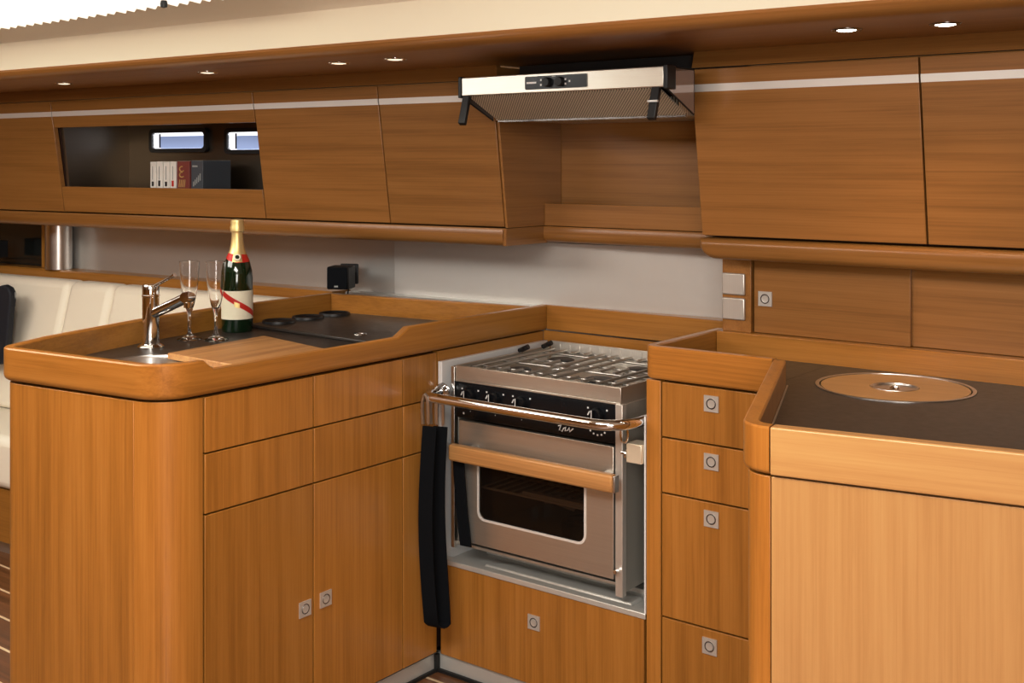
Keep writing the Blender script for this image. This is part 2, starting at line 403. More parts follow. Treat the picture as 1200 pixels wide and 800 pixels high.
# kick plates along the sole
struct('baseboard_galley', MB().box(-2.055, -1.0, 2.322, 2.335, FL, .088), tray_m)
struct('baseboard_peninsula', MB().box(-2.050, -2.038, 1.56, 2.330, FL, .088), tray_m)
mb = MB().box(-2.037, -1.0, 2.313, 2.3215, FL, FL+.008).box(-2.0375, -2.030, 1.56, 2.321, FL, FL+.008).box(-2.0375, -2.028, 2.308, 2.3215, FL, .088)
struct('trim_10', mb, rubber)

# wood panel and pillar where the hull lining ends on the left
mb = MB(); mb.slab(-4.375, -4.305, [(.195, .967), (.195, 1.149), (.2395, 1.149), (.2395, .967)], fL); struct('trim_11', mb, wz)
mb = MB(); xs = -4.245; mb.lathe([(.052, .967), (.052, 1.149)], (xs, fL(xs, .182), 0), 32); struct('trim_12', mb, steel_bright)
mb = MB(); mb.slab(-5.55, -4.377, [(.220, .967), (.220, 1.149), (.2395, 1.149), (.2395, .967)], fL); struct('window_3', mb, mat('dark glass panel', (.012, .014, .013), .12))

# ================================================================== UPPER LOCKERS
def strip(mb, xa, xb, fn, z0, z1, d=.0012):
    mb.slab(xa, xb, [(fo(z0)-d, z0), (fo(z1)-d, z1), (fo(z1)+.004, z1), (fo(z0)+.004, z0)], fn); return mb
def locker(xa, xb, fn, label, group, split=1.547):
    xm = (xa+xb)/2
    t = thing('wall_locker', label, 'cabinet', (xm, fn(xm, .1), 1.203), group)
    g = .002; mb = MB()
    mb.slab(xa+.0005, xb-.0005, [(.022, 1.2035), (fo(1.6)+.022, 1.612), (.22, 1.612), (.22, 1.2035)], fn)
    obj('carcass', mb, dk, t)
    mb = MB(); mb.slab(xa+g, xb-g, [(0, 1.2065), (fo(1.611), 1.611), (fo(1.611)+.018, 1.611), (.018, 1.2065)], fn)
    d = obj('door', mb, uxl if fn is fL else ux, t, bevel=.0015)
    obj('inlay_strip', strip(MB(), xa+g, xb-g, fn, 1.5565, 1.5745), stripm, d, label='pale metal strip along the top of the door')
    return t
GL = 'teak lockers over the galley'
X0, X1, X2, X3 = -3.945, -2.915, -2.404, -1.996
locker(-5.2, X0, fL, 'teak wall locker at the far left end, beside the open bookshelf', GL)
locker(X1, X2, fL, 'teak wall locker just right of the open bookshelf', GL)
locker(X2, X3, fL, 'teak wall locker left of the range hood and its niche', GL)
locker(-1.381, -.829, fR, 'wide teak wall locker just right of the range hood', GL)
locker(-.829, -.16, fR, 'teak wall locker cut by the right picture edge, under a lit spotlight', GL)

# open bookshelf with two portholes in its back
t = thing('bookshelf', 'open teak shelf niche with small portholes in its back, holding books', 'shelf', (-3.43, fL(-3.43, .1), 1.203))
xa, xb = X0+.002, X1-.002
mb = MB(); mb.slab(xa, xb, [(fo(1.516), 1.516), (fo(1.611), 1.611), (fo(1.611)+.018, 1.611), (fo(1.516)+.018, 1.516)], fL)
d = obj('top_rail', mb, uxl, t, bevel=.0015)
obj('inlay_strip', strip(MB(), xa, xb, fL, 1.5565, 1.5745), stripm, d, label='pale metal strip')
mb = MB(); mb.slab(xa, xb, [(0, 1.2065), (fo(1.300), 1.300), (fo(1.300)+.018, 1.300), (.018, 1.2065)], fL)
obj('fiddle_board', mb, uxl, t, bevel=.0015)
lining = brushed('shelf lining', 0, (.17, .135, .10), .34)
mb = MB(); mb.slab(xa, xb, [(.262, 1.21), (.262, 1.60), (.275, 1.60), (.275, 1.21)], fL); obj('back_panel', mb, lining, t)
mb = MB(); mb.slab(xa, xb, [(.02, 1.208), (.02, 1.222), (.262, 1.222), (.262, 1.208)], fL); obj('shelf_board', mb, ux, t)
mb = MB(); mb.slab(xa, xb, [(0, 1.580), (0, 1.60), (.262, 1.60), (.262, 1.580)], fL); obj('top_board', mb, ux, t)
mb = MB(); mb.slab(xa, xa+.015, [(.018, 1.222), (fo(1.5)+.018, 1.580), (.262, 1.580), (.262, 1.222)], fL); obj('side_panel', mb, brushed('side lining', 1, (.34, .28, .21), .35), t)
mb = MB(); mb.slab(xb-.015, xb, [(.018, 1.222), (fo(1.5)+.018, 1.580), (.262, 1.580), (.262, 1.222)], fL); obj('side_panel', mb, ux, t)
def window(name, xa, xb, z0, z1):
    y = lambda x, o: fL(x, .262+o)
    w = MB()
    def rr(x0, x1, q0, q1, r, o): return [Vector((p.x, y(p.x, o), p.z)) for p in rrect(x0, x1, q0, q1, r, 0)]
    w.plate_hole(rr(xa-.014, xb+.014, z0-.015, z1+.015, .018, -.004), [rr(xa, xb, z0, z1, .012, -.004)], (0, -.012, 0))
    f = struct(name, w, black)
    w = MB(); A = rr(xa, xb, z0, z1, .012, -.010); B = rr(xa, xb, z0, z1, .012, -.003)
    w.loops(A, B, False, True); p = obj('reveal', w, skyw, f)
    w = MB(); w.loops(rr(xa+.040, xb-.003, z0+.0008, z1-.013, .004, -.006), rr(xa+.040, xb-.003, z0+.0008, z1-.013, .004, -.004)); obj('pane', w, skyp, f)
    w = MB(); w.loops(rr(xa+.034, xa+.038, z0+.003, z1-.004, .001, -.008), rr(xa+.034, xa+.038, z0+.003, z1-.004, .001, -.004)); obj('mullion', w, black, f)
window('window_1', -3.78, -3.495, 1.441, 1.500)
window('window_2', -3.375, -3.090, 1.434, 1.497)
# books: four white ones, a maroon one and a slate one
xs = -3.775; GB = 'paperbacks standing on the open shelf'
names = ['leftmost', 'second from the left', 'third from the left', 'fourth from the left']
def book(x, w, h, d, m_, label):
    y0 = fL(x, .075); t = thing('book', label, 'book', (x+w/2, y0+d/2, 1.222), GB)
    g = .0008
    obj('cover', MB().box(x+g, x+w-g, y0, y0+d, 1.2226, 1.2226+h), m_, t, bevel=.001)
    obj('pages', MB().box(x+.004, x+w-.004, y0+.004, y0+d+.002, 1.2245, 1.223+h), paper, t)
    return t, y0
xs = -3.568
for i in range(4):
    t, y0 = book(xs, .0345, .168+.001*(i % 2), .12, book_white, 'white-spined paperback on the open shelf, %s of the white ones' % names[i])
    mb = MB(); zc = 1.30+.012*i*(1 if i < 3 else .9)
    obj('spine_logo', MB().box(xs+.011, xs+.021, y0-.0012, y0, 1.304, 1.320+.004*(i % 2)), black if i < 3 else red, t)
    obj('spine_print', MB().box(xs+.014, xs+.0165, y0-.0012, y0, 1.327, 1.375), greym, t); xs += .035
t, y0 = book(xs, .072, .170, .12, book_red, 'maroon book with gilt marks on its spine, right of the white paperbacks')
giltm = mat('gilt print', (.55, .33, .12), .5); mb = MB()
for zc in (1.365, 1.345): mb.tube([(xs+.030+.013*math.cos(k*math.pi/5), y0-.001, zc+.009*math.sin(k*math.pi/5)) for k in range(2, 10)], .0024, 6)
obj('spine_letter', mb, giltm, t); mb = MB()
for k in range(4): mb.tube([(xs+.014+.01*k, y0-.001, 1.302), (xs+.018+.01*k, y0-.001, 1.328)], .0022, 6)
obj('spine_print', mb, giltm, t); xs += .0725
t, y0 = book(xs, .066, .172, .12, book_grey, 'slate grey book with pale streaks, rightmost of the books')
mb = MB()
for k in range(5): mb.box(xs+.012+.009*k, xs+.017+.009*k, y0-.001, y0, 1.305+.005*k, 1.322+.007*k)
obj('spine_title', MB().box(xs+.008, xs+.036, y0-.001, y0, 1.372, 1.378), greym, t)
obj('spine_print', mb, greym, t)

# niche under the hood
t = thing('hood_niche', 'open teak niche with a low ledge under the range hood', 'shelf', (-1.69, 2.75, 1.2025))
mb = MB(); mb.loops([(-1.9955, 2.562, 1.204), (-1.9955, 2.82, 1.204), (-1.9955, 2.82, 1.65), (-1.9955, 2.512, 1.65), (-1.9955, 2.512, 1.60)], [(-1.988, 2.562, 1.204), (-1.988, 2.82, 1.204), (-1.988, 2.82, 1.65), (-1.988, 2.512, 1.65), (-1.988, 2.512, 1.60)])
obj('side_panel', mb, uy, t)
obj('back_panel', MB().box(-1.988, -1.382, 2.822, 2.835, 1.155, 1.654), ux, t)
obj('ledge_board', MB().box(-1.9875, -1.382, 2.736, 2.752, 1.2035, 1.268), ux, t, bevel=.001)
obj('shelf_board', MB().box(-1.988, -1.382, 2.752, 2.822, 1.2035, 1.218), ux, t)
mb = MB(); zt, zb = 1.202, 1.156
mb.loops([(-1.9855, y, z) for y, z in [(2.731, zt), (2.728, zt-.006), (2.728, zb+.018), (2.734, zb+.006), (2.746, zb), (2.83, zb), (2.83, zt)]],
         [(-1.382, y, z) for y, z in [(2.731, zt), (2.728, zt-.006), (2.728, zb+.018), (2.734, zb+.006), (2.746, zb), (2.83, zb), (2.83, zt)]])
obj('lower_rail', mb, ux, t)

# ------------------------------------------------------------------ range hood
hx0, hx1, hy = -1.944, -1.343, 2.31
t = thing('range_hood', 'slim stainless range hood pulled out over the stove', 'range hood', (-1.644, 2.5, 1.50))
obj('front_panel', MB().box(hx0, hx1, hy, hy+.014, 1.558, 1.605), steel, t, bevel=.002)
mb = MB()
mb.loops([(hx0+.004, hy+.014, 1.560), (hx0+.004, hy+.014, 1.600), (hx0+.004, 2.444, 1.608), (hx0+.004, 2.444, 1.570)],
         [(hx1-.004, hy+.014, 1.560), (hx1-.004, hy+.014, 1.600), (hx1-.004, 2.444, 1.608), (hx1-.004, 2.444, 1.570)])
obj('top_cover', mb, iron, t)
mb = MB(); fx0, fx1 = hx0+.012, hx1-.02
mb.loops([(fx0, hy+.015, 1.556), (fx0, 2.45, 1.497), (fx0, 2.45, 1.503), (fx0, hy+.015, 1.559)], [(fx1, hy+.015, 1.556), (fx1, 2.45, 1.497), (fx1, 2.45, 1.503), (fx1, hy+.015, 1.559)])
obj('filter_mesh', mb, filterm, t)
bx0, bx1 = -1.945, -1.386
mb = MB().box(bx0, bx1, 2.455, 2.818, 1.500, 1.545); obj('underside_body', mb, filterm, t)
obj('shade_box', MB().box(bx0, bx1, 2.56, 2.818, 1.5455, 1.652), iron, t)  # added dark box: puts the shade above the hood into the shape
mb = MB().box(fx0, fx1, 2.447, 2.455, 1.494, 1.503); obj('filter_lip', mb, dchrome, t)
for x0, x1 in ((hx0-.006, hx0-.003), (hx1+.001, hx1+.004)):
    q = [(hy+.006, 1.604), (2.446, 1.604), (2.446, 1.499), (hy+.006, 1.556)]
    mb = MB(); mb.loops([(x0, y, z) for y, z in q], [(x1, y, z) for y, z in q])
    d = obj('side_visor', mb, smoke, t, label='glossy smoked side panel')
    mb = MB(); e = .0022
    for (ya, za), (yb_, zb_) in zip(q, q[1:]+q[:1]):
        mb.tube([((x0+x1)/2, ya, za), ((x0+x1)/2, yb_, zb_)], e, 6)
    obj('visor_edge', mb, black, d)
for x0, x1 in ((hx0-.010, hx0), (hx1, hx1+.012)):
    obj('end_cap', MB().box(x0, x1, hy-.003, hy+(.018 if x0 < -1.5 else .036), 1.553, 1.608), black, t, bevel=.002)
for xq in (hx0+.014, hx1-.022):
    a = Vector((xq, hy+.006, 1.557)); b = Vector((xq-.004, hy-.010, 1.484)); w = Vector((.011, 0, 0)); n = Vector((0, .005, -.003))
    mb = MB().hexa([b-w-n, b+w-n, b+w+n, b-w+n, a-w-n, a+w-n, a+w+n, a-w+n]); obj('swing_arm', mb, black, t, bevel=.002, label='black hinged arm hanging below the front panel')
    if xq > -1.5: obj('arm_clip', MB().box(xq-.014, xq+.012, hy-.012, hy-.006, 1.523, 1.528), steel_bright, t)
cp0, cp1 = aty(616, 96, hy), aty(688, 94, hy)
mb = MB(); y0 = hy-.003
mb.loops(rrect(cp0.x, cp1.x, 1.566, 1.598, .003, y0), rrect(cp0.x, cp1.x, 1.566, 1.598, .003, hy+.001))
d = obj('control_panel', mb, panel_black, t)
mb = MB(); w = cp1.x-cp0.x
obj('maker_mark', mb.box(cp0.x+w*.03, cp0.x+w*.19, y0-.001, y0, 1.580, 1.5845), marks, d)
for fx, z in ((.27, 1.588), (.27, 1.576), (.67, 1.587), (.735, 1.582), (.67, 1.576)): obj('symbol', MB().box(cp0.x+w*fx-.0022, cp0.x+w*fx+.0022, y0-.001, y0, z-.0025, z+.0025), marks, d)
obj('indicator_lamp', MB().box(cp0.x+w*.45, cp0.x+w*.51, y0-.001, y0, 1.5945, 1.5965), greym, d)
for fx in (.38, .59):
    mb = MB(); mb.lathe([(.012, 0), (.0115, .010), (.010, .012), (0, .012)], (cp0.x+w*fx, y0, 1.582), 24, (0, -1, 0)); obj('control_knob', mb, black, d)

# ================================================================== DOWNLIGHTS
GD = 'spotlights recessed under the deck'
lights = [(75, 97.5, 'small recessed spotlight above the far left locker', 1), (243, 84.5, 'small recessed spotlight above the open bookshelf', 1),
          (397, 73.5, 'recessed spotlight, left of the close pair above the lockers left of the hood', 1), (463, 69, 'recessed spotlight, right of the close pair above the lockers left of the hood', 1),
          (992, 34.5, 'glowing recessed spotlight above the wide locker right of the hood', 2), (1108, 28, 'brightly glowing recessed spotlight, rightmost of the row', 2)]
for u, v, lab, on in lights:
    c = atz(u, v, 1.655)
    t = thing('spotlight', lab, 'light', c, GD)
    mb = MB().lathe([(.019, .0005), (.020, -.002), (.029, -.003), (.031, -.001), (.031, .0)], c, 32); obj('bezel', mb, chrome if on < 2 else dchrome, t)
    mb = MB().lathe([(.0, -.0045), (.012, -.004), (.0195, -.0022), (.0195, -.001)], c, 24); obj('lamp_glass', mb, [dchrome, lampoff, lampm][on], t)
    if on == 2:
        L = bpy.data.lights.new('spot lamp', 'SPOT'); L.energy = 3.0; L.color = (1, .85, .62); L.spot_size = math.radians(100); L.spot_blend = .7; L.shadow_soft_size = .015
        o = bpy.data.objects.new('spot_lamp', L); COL.objects.link(o); o.location = c-Vector((0, 0, .012)); o.parent = None
        o.parent = t; o.location = (0, 0, -.012)

# ================================================================== CEILING BLIND
mb = MB(); xa, xb, n = -4.6, -2.06, 58; rows = []
def cz(y): return 1.785+(-.02-(y-yb(-3)))*.128 if y < yb(-3)-.02 else 1.785
for k in range(2*n+1):
    x = xa+(xb-xa)*k/(2*n); z = .002 if k % 2 else .026
    rows.append((x, z))
bot = [(x, 1.773+.003*math.sin(k*1.7), 1.797-z) for k, (x, z) in enumerate(rows)]
far = [(x, 1.15, 1.862-z) for x, z in rows]
a = mb.add(bot); b = mb.add(far)
for i in range(len(rows)-1): mb.face((a+i, a+i+1, b+i+1, b+i))
bl = tag(obj('pleated_blind', mb, blindm, loc=(-3.5, 1.6, 1.80), ang=10), 'backlit white pleated blind under the ceiling hatch, top left', 'blind')
c = atz(192, 6.5, 1.762)
tag(obj('blind_catch', MB().lathe([(0, -.006), (.008, -.004), (.009, .004), (.007, .012), (0, .012)], c, 16), black, loc=c), 'tiny black catch at the edge of the pleated ceiling blind', 'catch')

# ================================================================== PENINSULA
XI = -2.027
side = [(-2.612, 1.54), (-2.712, 1.888), (-2.752, 2.15), (-2.768, 2.62)]
out_path = rounded([(-2.017, 2.793), (-2.017, 2.19), (-2.017, 2.150), (-2.017, 1.578), (-2.017, 1.552), (-2.017, 1.444), (-2.538, 1.380)]+side,
                   [0, 0, 0, 0, 0, .092, .055, 0, 0, 0, 0])
inn_path = offset(out_path, -.024)
zt = []
for p in out_path: zt.append(.944 if abs(p[0]+2.017) < 1e-4 and 1.57 < p[1] < 2.16 else .966)
t = thing('peninsula_worktop', 'dark worktop with raised teak rim on the sink peninsula', 'worktop', (-2.35, 2.0, .89))
mb = MB().rim(out_path, inn_path, .891, zt); obj('rim', mb, [wy, wxe], t)
mb = MB(); mb.slab(-2.742, -2.041, [(.105, .891), (.105, .966), (.128, .966), (.128, .891)], lambda x, o: 2.606+.16*(x+2.742)+o-.105)
obj('back_rim', mb, wx, t, bevel=.003)
c = Vector((-2.31, 1.655, .905)); SR = .165
loop = [(x, y, .905) for x, y in inn_path[2:]]; loop = [(-2.041, 2.71, .905)]+loop[:-1]+[(-2.742, 2.60, .905)]
hole = [(c.x+SR*math.cos(k*math.pi/24), c.y+SR*math.sin(k*math.pi/24), .905) for k in range(48)]
mb = MB().plate_hole(loop, [hole], (0, 0, -.012)); obj('worktop_surface', mb, counter, t)
# flush lid of the cool box with its finger ring, and three black recessed cups
mb = MB().loops([(-2.690, 2.225, .9052), (-2.046, 2.195, .9052), (-2.046, 2.650, .9052), (-2.690, 2.575, .9052)], [(-2.690, 2.225, .915), (-2.046, 2.195, .915), (-2.046, 2.650, .915), (-2.690, 2.575, .915)])
d = obj('cool_box_lid', mb, counter, t, bevel=.003)
q = atz(422, 391.5, .9155); mb = MB().lathe([(.010, 0), (.011, .002), (.018, .002), (.019, 0)], q, 24); obj('finger_ring', mb, chrome, d)
tag_cups = [(-2.640, 2.300), (-2.640, 2.415), (-2.640, 2.525)]
for x, y in tag_cups:
    mb = MB().lathe([(0, .0010), (.036, .0010), (.040, .003), (.043, .007), (.047, .007), (.049, .0)], (x, y, .9152), 32); obj('cup_recess', mb, black, t, label='round black recessed cup')

sk = MB().lathe([(SR+.012, .001), (SR+.010, .005), (SR-.002, .004), (SR-.006, -.01), (SR-.02, -.13), (SR-.05, -.15), (.03, -.155), (.028, -.16), (0, -.16)], c, 48)
tag(obj('sink', sk, steel_bright, loc=c), 'round stainless sink bowl under the cutting board and tap', 'sink')

# cabinet under it
t = thing('peninsula_cabinet', 'teak peninsula base cabinet with drawers, doors and a rounded end', 'cabinet', (-2.35, 2.0, FL))
bo = rounded([(XI, 2.735), (XI, 1.557), (XI, 1.454), (-2.530, 1.390), (-2.602, 1.55), (-2.70, 1.888), (-2.74, 2.15), (-2.752, 2.60)], [0, 0, .095, .055, 0, 0, 0, 0])
body = [(-2.049, 2.735), (-2.049, 1.58)] + [(x, y) for x, y in offset(bo, -.022)[3:]]
bc_ = sum((Vector(p) for p in body), Vector((0, 0)))/len(body)
bin_ = [tuple(Vector(p)+(bc_-Vector(p)).normalized()*.012) for p in body]
mb = MB().sections([[(o[0], o[1], .095), (o[0], o[1], .888), (i_[0], i_[1], .888), (i_[0], i_[1], .095)] for o, i_ in zip(body, bin_)], closed=True); obj('carcass', mb, dk, t)
n_arc = 11   # index where the corner ends
corner = bo[1:n_arc]; ci = offset(bo, -.020)[1:n_arc]
mb = MB().wallpath(corner, ci, FL, .886); obj('corner_post', mb, wz, t, bevel=.0012)
mb = MB().wallpath(bo[n_arc-1:], offset(bo, -.020)[n_arc-1:], FL, .886); obj('end_panel', mb, wz, t, bevel=.0012)
g = .0018
def fx(name, y0, y1, z0, z1, m_=wz):
    return obj(name, MB().box(XI-.019, XI, y0+g, y1-g, z0+g, z1-g), m_, t, bevel=.0012)
ys = [1.560, 1.872, 2.177, 2.309]; zs = [.095, .635, .765, .887]
for i in range(2):
    fx('drawer_front', ys[i], ys[i+1], zs[2], zs[3]); fx('drawer_front', ys[i], ys[i+1], zs[1], zs[2])
d = fx('door', ys[0], ys[1], zs[0], zs[1]); latch(d, (XI, 1.844, .351), (1,0,0), (0,1,0))
d = fx('door', ys[1], ys[2], zs[0], zs[1]); latch(d, (XI, 1.909, .355), (1,0,0), (0,1,0))
for a, b in zip(zs, zs[1:]): fx('filler_panel', ys[2], ys[3]+.0, a, b)
obj('recess_panel', MB().box(XI-.019, XI-.001, 2.312, 2.7855, .30, .888), wy, t)

# ================================================================== THINGS ON THE PENINSULA
fc = Vector((-2.585, 1.820, .9054))
t = thing('tap', 'chrome mixer tap standing by the round sink', 'tap', fc)
obj('base_flange', MB().lathe([(.034, 0), (.034, .004), (.028, .009), (.023, .011)], fc, 32), chrome, t)
obj('body', MB().lathe([(.0215, .008), (.0215, .132), (.0225, .133), (.0225, .137), (.0215, .138), (.0215, .160), (.019, .164), (0, .165)], fc, 32), chrome, t)
a = fc+Vector((0, 0, .085)); e = fc+Vector((.136, .010, .138))
dv = (e-a).normalized()
obj('spout', MB().tube([a-dv*.01, a+dv*.03, e-dv*.02, e], [.013, .0135, .0135, .013], 20), chrome, t)
obj('spout_head', MB().lathe([(.0, -.016), (.013, -.015), (.015, 0), (.013, .015), (0, .016)], e+dv*.004, 24, (.3, -.95, .05)), chrome, t)
obj('aerator', MB().tube([e+dv*.004, e+dv*.004-Vector((0, 0, .026))], [.0105, .0095], 16), chrome, t)
a = fc+Vector((.012, -.003, .158)); e2 = fc+Vector((.085, .012, .193))
obj('lever', MB().tube([a, a.lerp(e2, .5), a.lerp(e2, .9), e2], [.0045, .0038, .0042, .006], 12), chrome, t)

def flute(loc, label):
    c = Vector(loc); t = thing('champagne_flute', label, 'glass', c, 'empty champagne flutes on the peninsula')
    pr = [(0, .0), (.033, .0), (.034, .0015), (.030, .0035), (.010, .010), (.0048, .020), (.004, .045), (.0048, .066), (.008, .078), (.014, .098), (.0205, .130), (.0245, .165), (.0275, .212), (.0268, .2125),
          (.0238, .165), (.0197, .130), (.013, .100), (.006, .086), (0, .084)]
    obj('bowl_and_stem', MB().lathe(pr, c, 40), glass, t)
    return t
z0 = .9052
g1 = flute(atz(222, 397.5, z0), 'empty champagne flute nearest the tap')
copy_tree(g1, atz(253, 398, z0), 'empty champagne flute nearest the bottle')

bc = atz(278, 387.5, z0)
t = thing('champagne_bottle', 'green champagne bottle with gold foil neck and red sash label', 'bottle', bc)
obj('glass_body', MB().lathe([(0, .004), (.030, .002), (.041, 0), (.044, .006), (.044, .150), (.042, .172), (.036, .195), (.028, .214), (.021, .230), (.017, .250), (.0145, .285), (.0145, .3), (0, .3)], bc, 48), bottle_glass, t)
obj('foil', MB().lathe([(.0262, .2185), (.0216, .231), (.0178, .250), (.0155, .278), (.0160, .282), (.0195, .285), (.0205, .296), (.0180, .303), (.0190, .309), (.0178, .317), (.010, .320), (0, .320)], bc, 36), gold, t)
view = (EYE-bc); view.z = 0; va = math.atan2(view.y, view.x)
def band(mb, fn0, fn1, rad, a0, a1, n=36):
    lo, hi = [], []
    for k in range(n+1):
        th = va+math.radians(a0+(a1-a0)*k/n); s = k/n; zl, zh = fn0(s), fn1(s)
        lo.append(bc+Vector((rad(zl)*math.cos(th), rad(zl)*math.sin(th), zl))); hi.append(bc+Vector((rad(zh)*math.cos(th), rad(zh)*math.sin(th), zh)))
    a = mb.add(lo); b = mb.add(hi)
    for i in range(n): mb.face((a+i, a+i+1, b+i+1, b+i))
    return mb
R1 = lambda z: .0445; R2 = lambda z: .0449
d = obj('label', band(MB(), lambda s: .037, lambda s: .118, R1, -85, 85), paper, t, label='cream paper label')
# sash runs down to the right: as the angle grows to the right of the view
obj('red_sash', band(MB(), lambda s: .112-.072*s, lambda s: .1285-.072*s-(.0105 if s < .02 else 0), R2, -80, 78), red, d, label='red diagonal sash')
obj('sash_emblem', band(MB(), lambda s: .0745-.006*s, lambda s: .0885-.006*s, lambda z: .0452, -11, 9, 8), gold, d)
def shoulder(z):
    T = [(.172, .0425), (.195, .0366), (.214, .0287), (.230, .0220), (.250, .0182)]
    for (za, ra), (zb_, rb) in zip(T, T[1:]):
        if za <= z <= zb_: return ra+(rb-ra)*(z-za)/(zb_-za)+.0004
    return .0429 if z < .172 else .018
d = obj('neck_collar', band(MB(), lambda s: .207+.008*abs(2*s-1)-.004-.012*s, lambda s: .224-.006*s, shoulder, -95, 95), red, t, label='red paper neck collar')
th = va; rr = shoulder(.212)+.001
obj('collar_front', band(MB(), lambda s: .199, lambda s: .226, lambda z: shoulder(z)+.0005, -24, 24, 12), gold, d)
obj('seal', MB().lathe([(.011, 0), (.010, .0025), (0, .003)], bc+Vector((rr*math.cos(th), rr*math.sin(th), .212)), 24, (math.cos(th), math.sin(th), .6)), paper, d)
obj('seal_centre', MB().lathe([(.006, .003), (.0055, .004), (0, .0042)], bc+Vector((rr*math.cos(th), rr*math.sin(th), .212)), 24, (math.cos(th), math.sin(th), .6)), bottle_glass, d)

bq = [(-2.387, 1.727), (-2.118, 1.718), (-2.066, 1.995), (-2.425, 2.062)]
mb = MB().loops([(x, y, .9075) for x, y in bq], [(x, y, .9235) for x, y in bq])
tag(obj('cutting_board', mb, bw, bevel=.003, loc=(-2.22, 1.86, .9075)), 'wooden cutting board laid across the sink', 'cutting board')

# ================================================================== STOVE RECESS
t = thing('stove_recess', 'steel-lined stove recess with teak drop front and high teak rim', 'stove housing', (-1.7, 2.5, .09))
d = obj('drop_front', MB().box(-2.018, -1.397, 2.312, 2.330, .093, .336), wz, t, bevel=.0015); latch(d, aty(626, 729, 2.312), (0,-1,0), (1,0,0))
mb = MB(); mb.box(-2.012, -1.395, 2.335, 2.79, .332, .338).box(-2.012, -1.391, 2.309, 2.335, .332, .346)
mb.loops([(-1.90, 2.345, .338), (-1.45, 2.345, .338), (-1.45, 2.40, .338), (-1.85, 2.40, .338)], [(-1.895, 2.35, .345), (-1.455, 2.35, .345), (-1.455, 2.395, .345), (-1.845, 2.395, .345)])
mb.loops([(-1.96, 2.43, .338), (-1.45, 2.43, .338), (-1.45, 2.52, .338), (-1.94, 2.52, .338)], [(-1.955, 2.435, .348), (-1.455, 2.435, .348), (-1.455, 2.515, .348), (-1.935, 2.515, .348)])
obj('drip_tray', mb, tray_m, t, bevel=.002)
obj('liner_side', MB().box(-2.026, -2.012, 2.311, 2.785, .336, .862), white_gloss, t, bevel=.001)
obj('liner_side', MB().box(-1.395, -1.391, 2.311, 2.785, .336, .80), white_gloss, t)
obj('liner_back', MB().box(-2.012, -1.395, 2.7935, 2.797, .338, .88), dk, t)
obj('back_panel', MB().box(-2.0275, -1.393, 2.787, 2.793, .70, .8905), wx, t)
d = obj('back_rim', MB().loops([(-2.0165, 2.785, .8945), (-1.3935, 2.785, .8945), (-1.3935, 2.846, .8945), (-2.0165, 2.7965, .8945)], [(-2.0165, 2.785, .966), (-1.3935, 2.785, .966), (-1.3935, 2.846, .966), (-2.0165, 2.7965, .966)]), wx, t, bevel=.002)

# ------------------------------------------------------------------ gimballed stove
Y = 2.32
sx0, sx1 = -1.985, -1.462
t = thing('gimballed_stove', 'stainless steel marine stove with oven in the steel recess', 'stove', (-1.72, 2.53, .36))
mb = MB()
mb.box(sx1-.006, sx1, Y+.012, 2.735, .372, .815).box(sx0+.006, sx0+.012, Y+.012, 2.735, .385, .815).box(sx0+.012, sx1-.006, 2.725, 2.735, .385, .815).box(sx0+.012, sx1-.006, Y+.012, 2.735, .385, .392)
obj('body', mb, brushed('oven side steel', 2, (.64, .62, .56), .34, .72), t, bevel=.001)
obj('frame_strip', MB().box(sx0, sx0+.011, Y-.004, Y+.012, .380, .853), steel_bright, t, bevel=.001)
obj('frame_strip', MB().box(sx1-.014, sx1+.006, Y-.006, Y+.012, .366, .818), steel_z, t, bevel=.0015)
# hob: open-topped steel pan
mb = MB(); hz0, hz1 = .815, .856
mb.box(sx0+.012, sx1-.002, Y, Y+.006, hz0+.006, hz1).box(sx0+.012, sx1-.002, Y-.002, Y+.006, hz0, hz0+.006).box(sx0+.012, sx0+.018, Y+.006, 2.735, hz0, hz1).box(sx1-.008, sx1-.002, Y+.006, 2.735, hz0, hz1).box(sx0+.018, sx1-.008, Y+.006, 2.735, hz0, hz0+.010)
hob = obj('hob_top', mb, steel, t, bevel=.0012)
mb = MB(); mb.box(sx0+.02, sx1-.002, 2.735, 2.741, .815, .872)
for k in range(14): x = sx0+.05+k*.034; mb.box(x, x+.006, 2.733, 2.735, .84, .866)
obj('back_guard', mb, steel_z, t, bevel=.001)
burn = [(-1.845, 2.43, .034), (-1.845, 2.62, .040), (-1.60, 2.435, .044), (-1.60, 2.62, .034)]
for x, y, r in burn:
    c = Vector((x, y, .825)); b_o = obj('burner', MB().lathe([(r+.008, 0), (r+.006, .006), (r, .010), (r, .016), (r*.6, .016)], c, 32), steel_bright, t)
    obj('burner_cap', MB().lathe([(r*.85, .015), (r*.9, .019), (r*.75, .022), (0, .0225)], c, 32), iron, b_o)
mb = MB(); zg = .852
for k in range(11):
    x = sx0+.045+k*.0435
    if k in (2, 3, 8, 7): 
        mb.tube([(x, Y+.025, zg), (x, Y+.075, zg)], .0042, 8); mb.tube([(x, 2.49, zg), (x, 2.56, zg)], .0042, 8); mb.tube([(x, 2.67, zg), (x, 2.715, zg)], .0042, 8)
    else: mb.tube([(x, Y+.025, zg), (x, 2.715, zg)], .0042, 8)
for y in (Y+.025, Y+.075, 2.49, 2.56, 2.67, 2.715): mb.tube([(sx0+.03, y, zg-.004), (sx1-.02, y, zg-.004)], .003, 8)
for x in (sx0+.03, sx1-.02): mb.tube([(x, Y+.025, zg-.004), (x, 2.715, zg-.004)], .003, 8)
obj('pan_grate', mb, mat('grate steel', (.42, .40, .37), .38, .9), t)
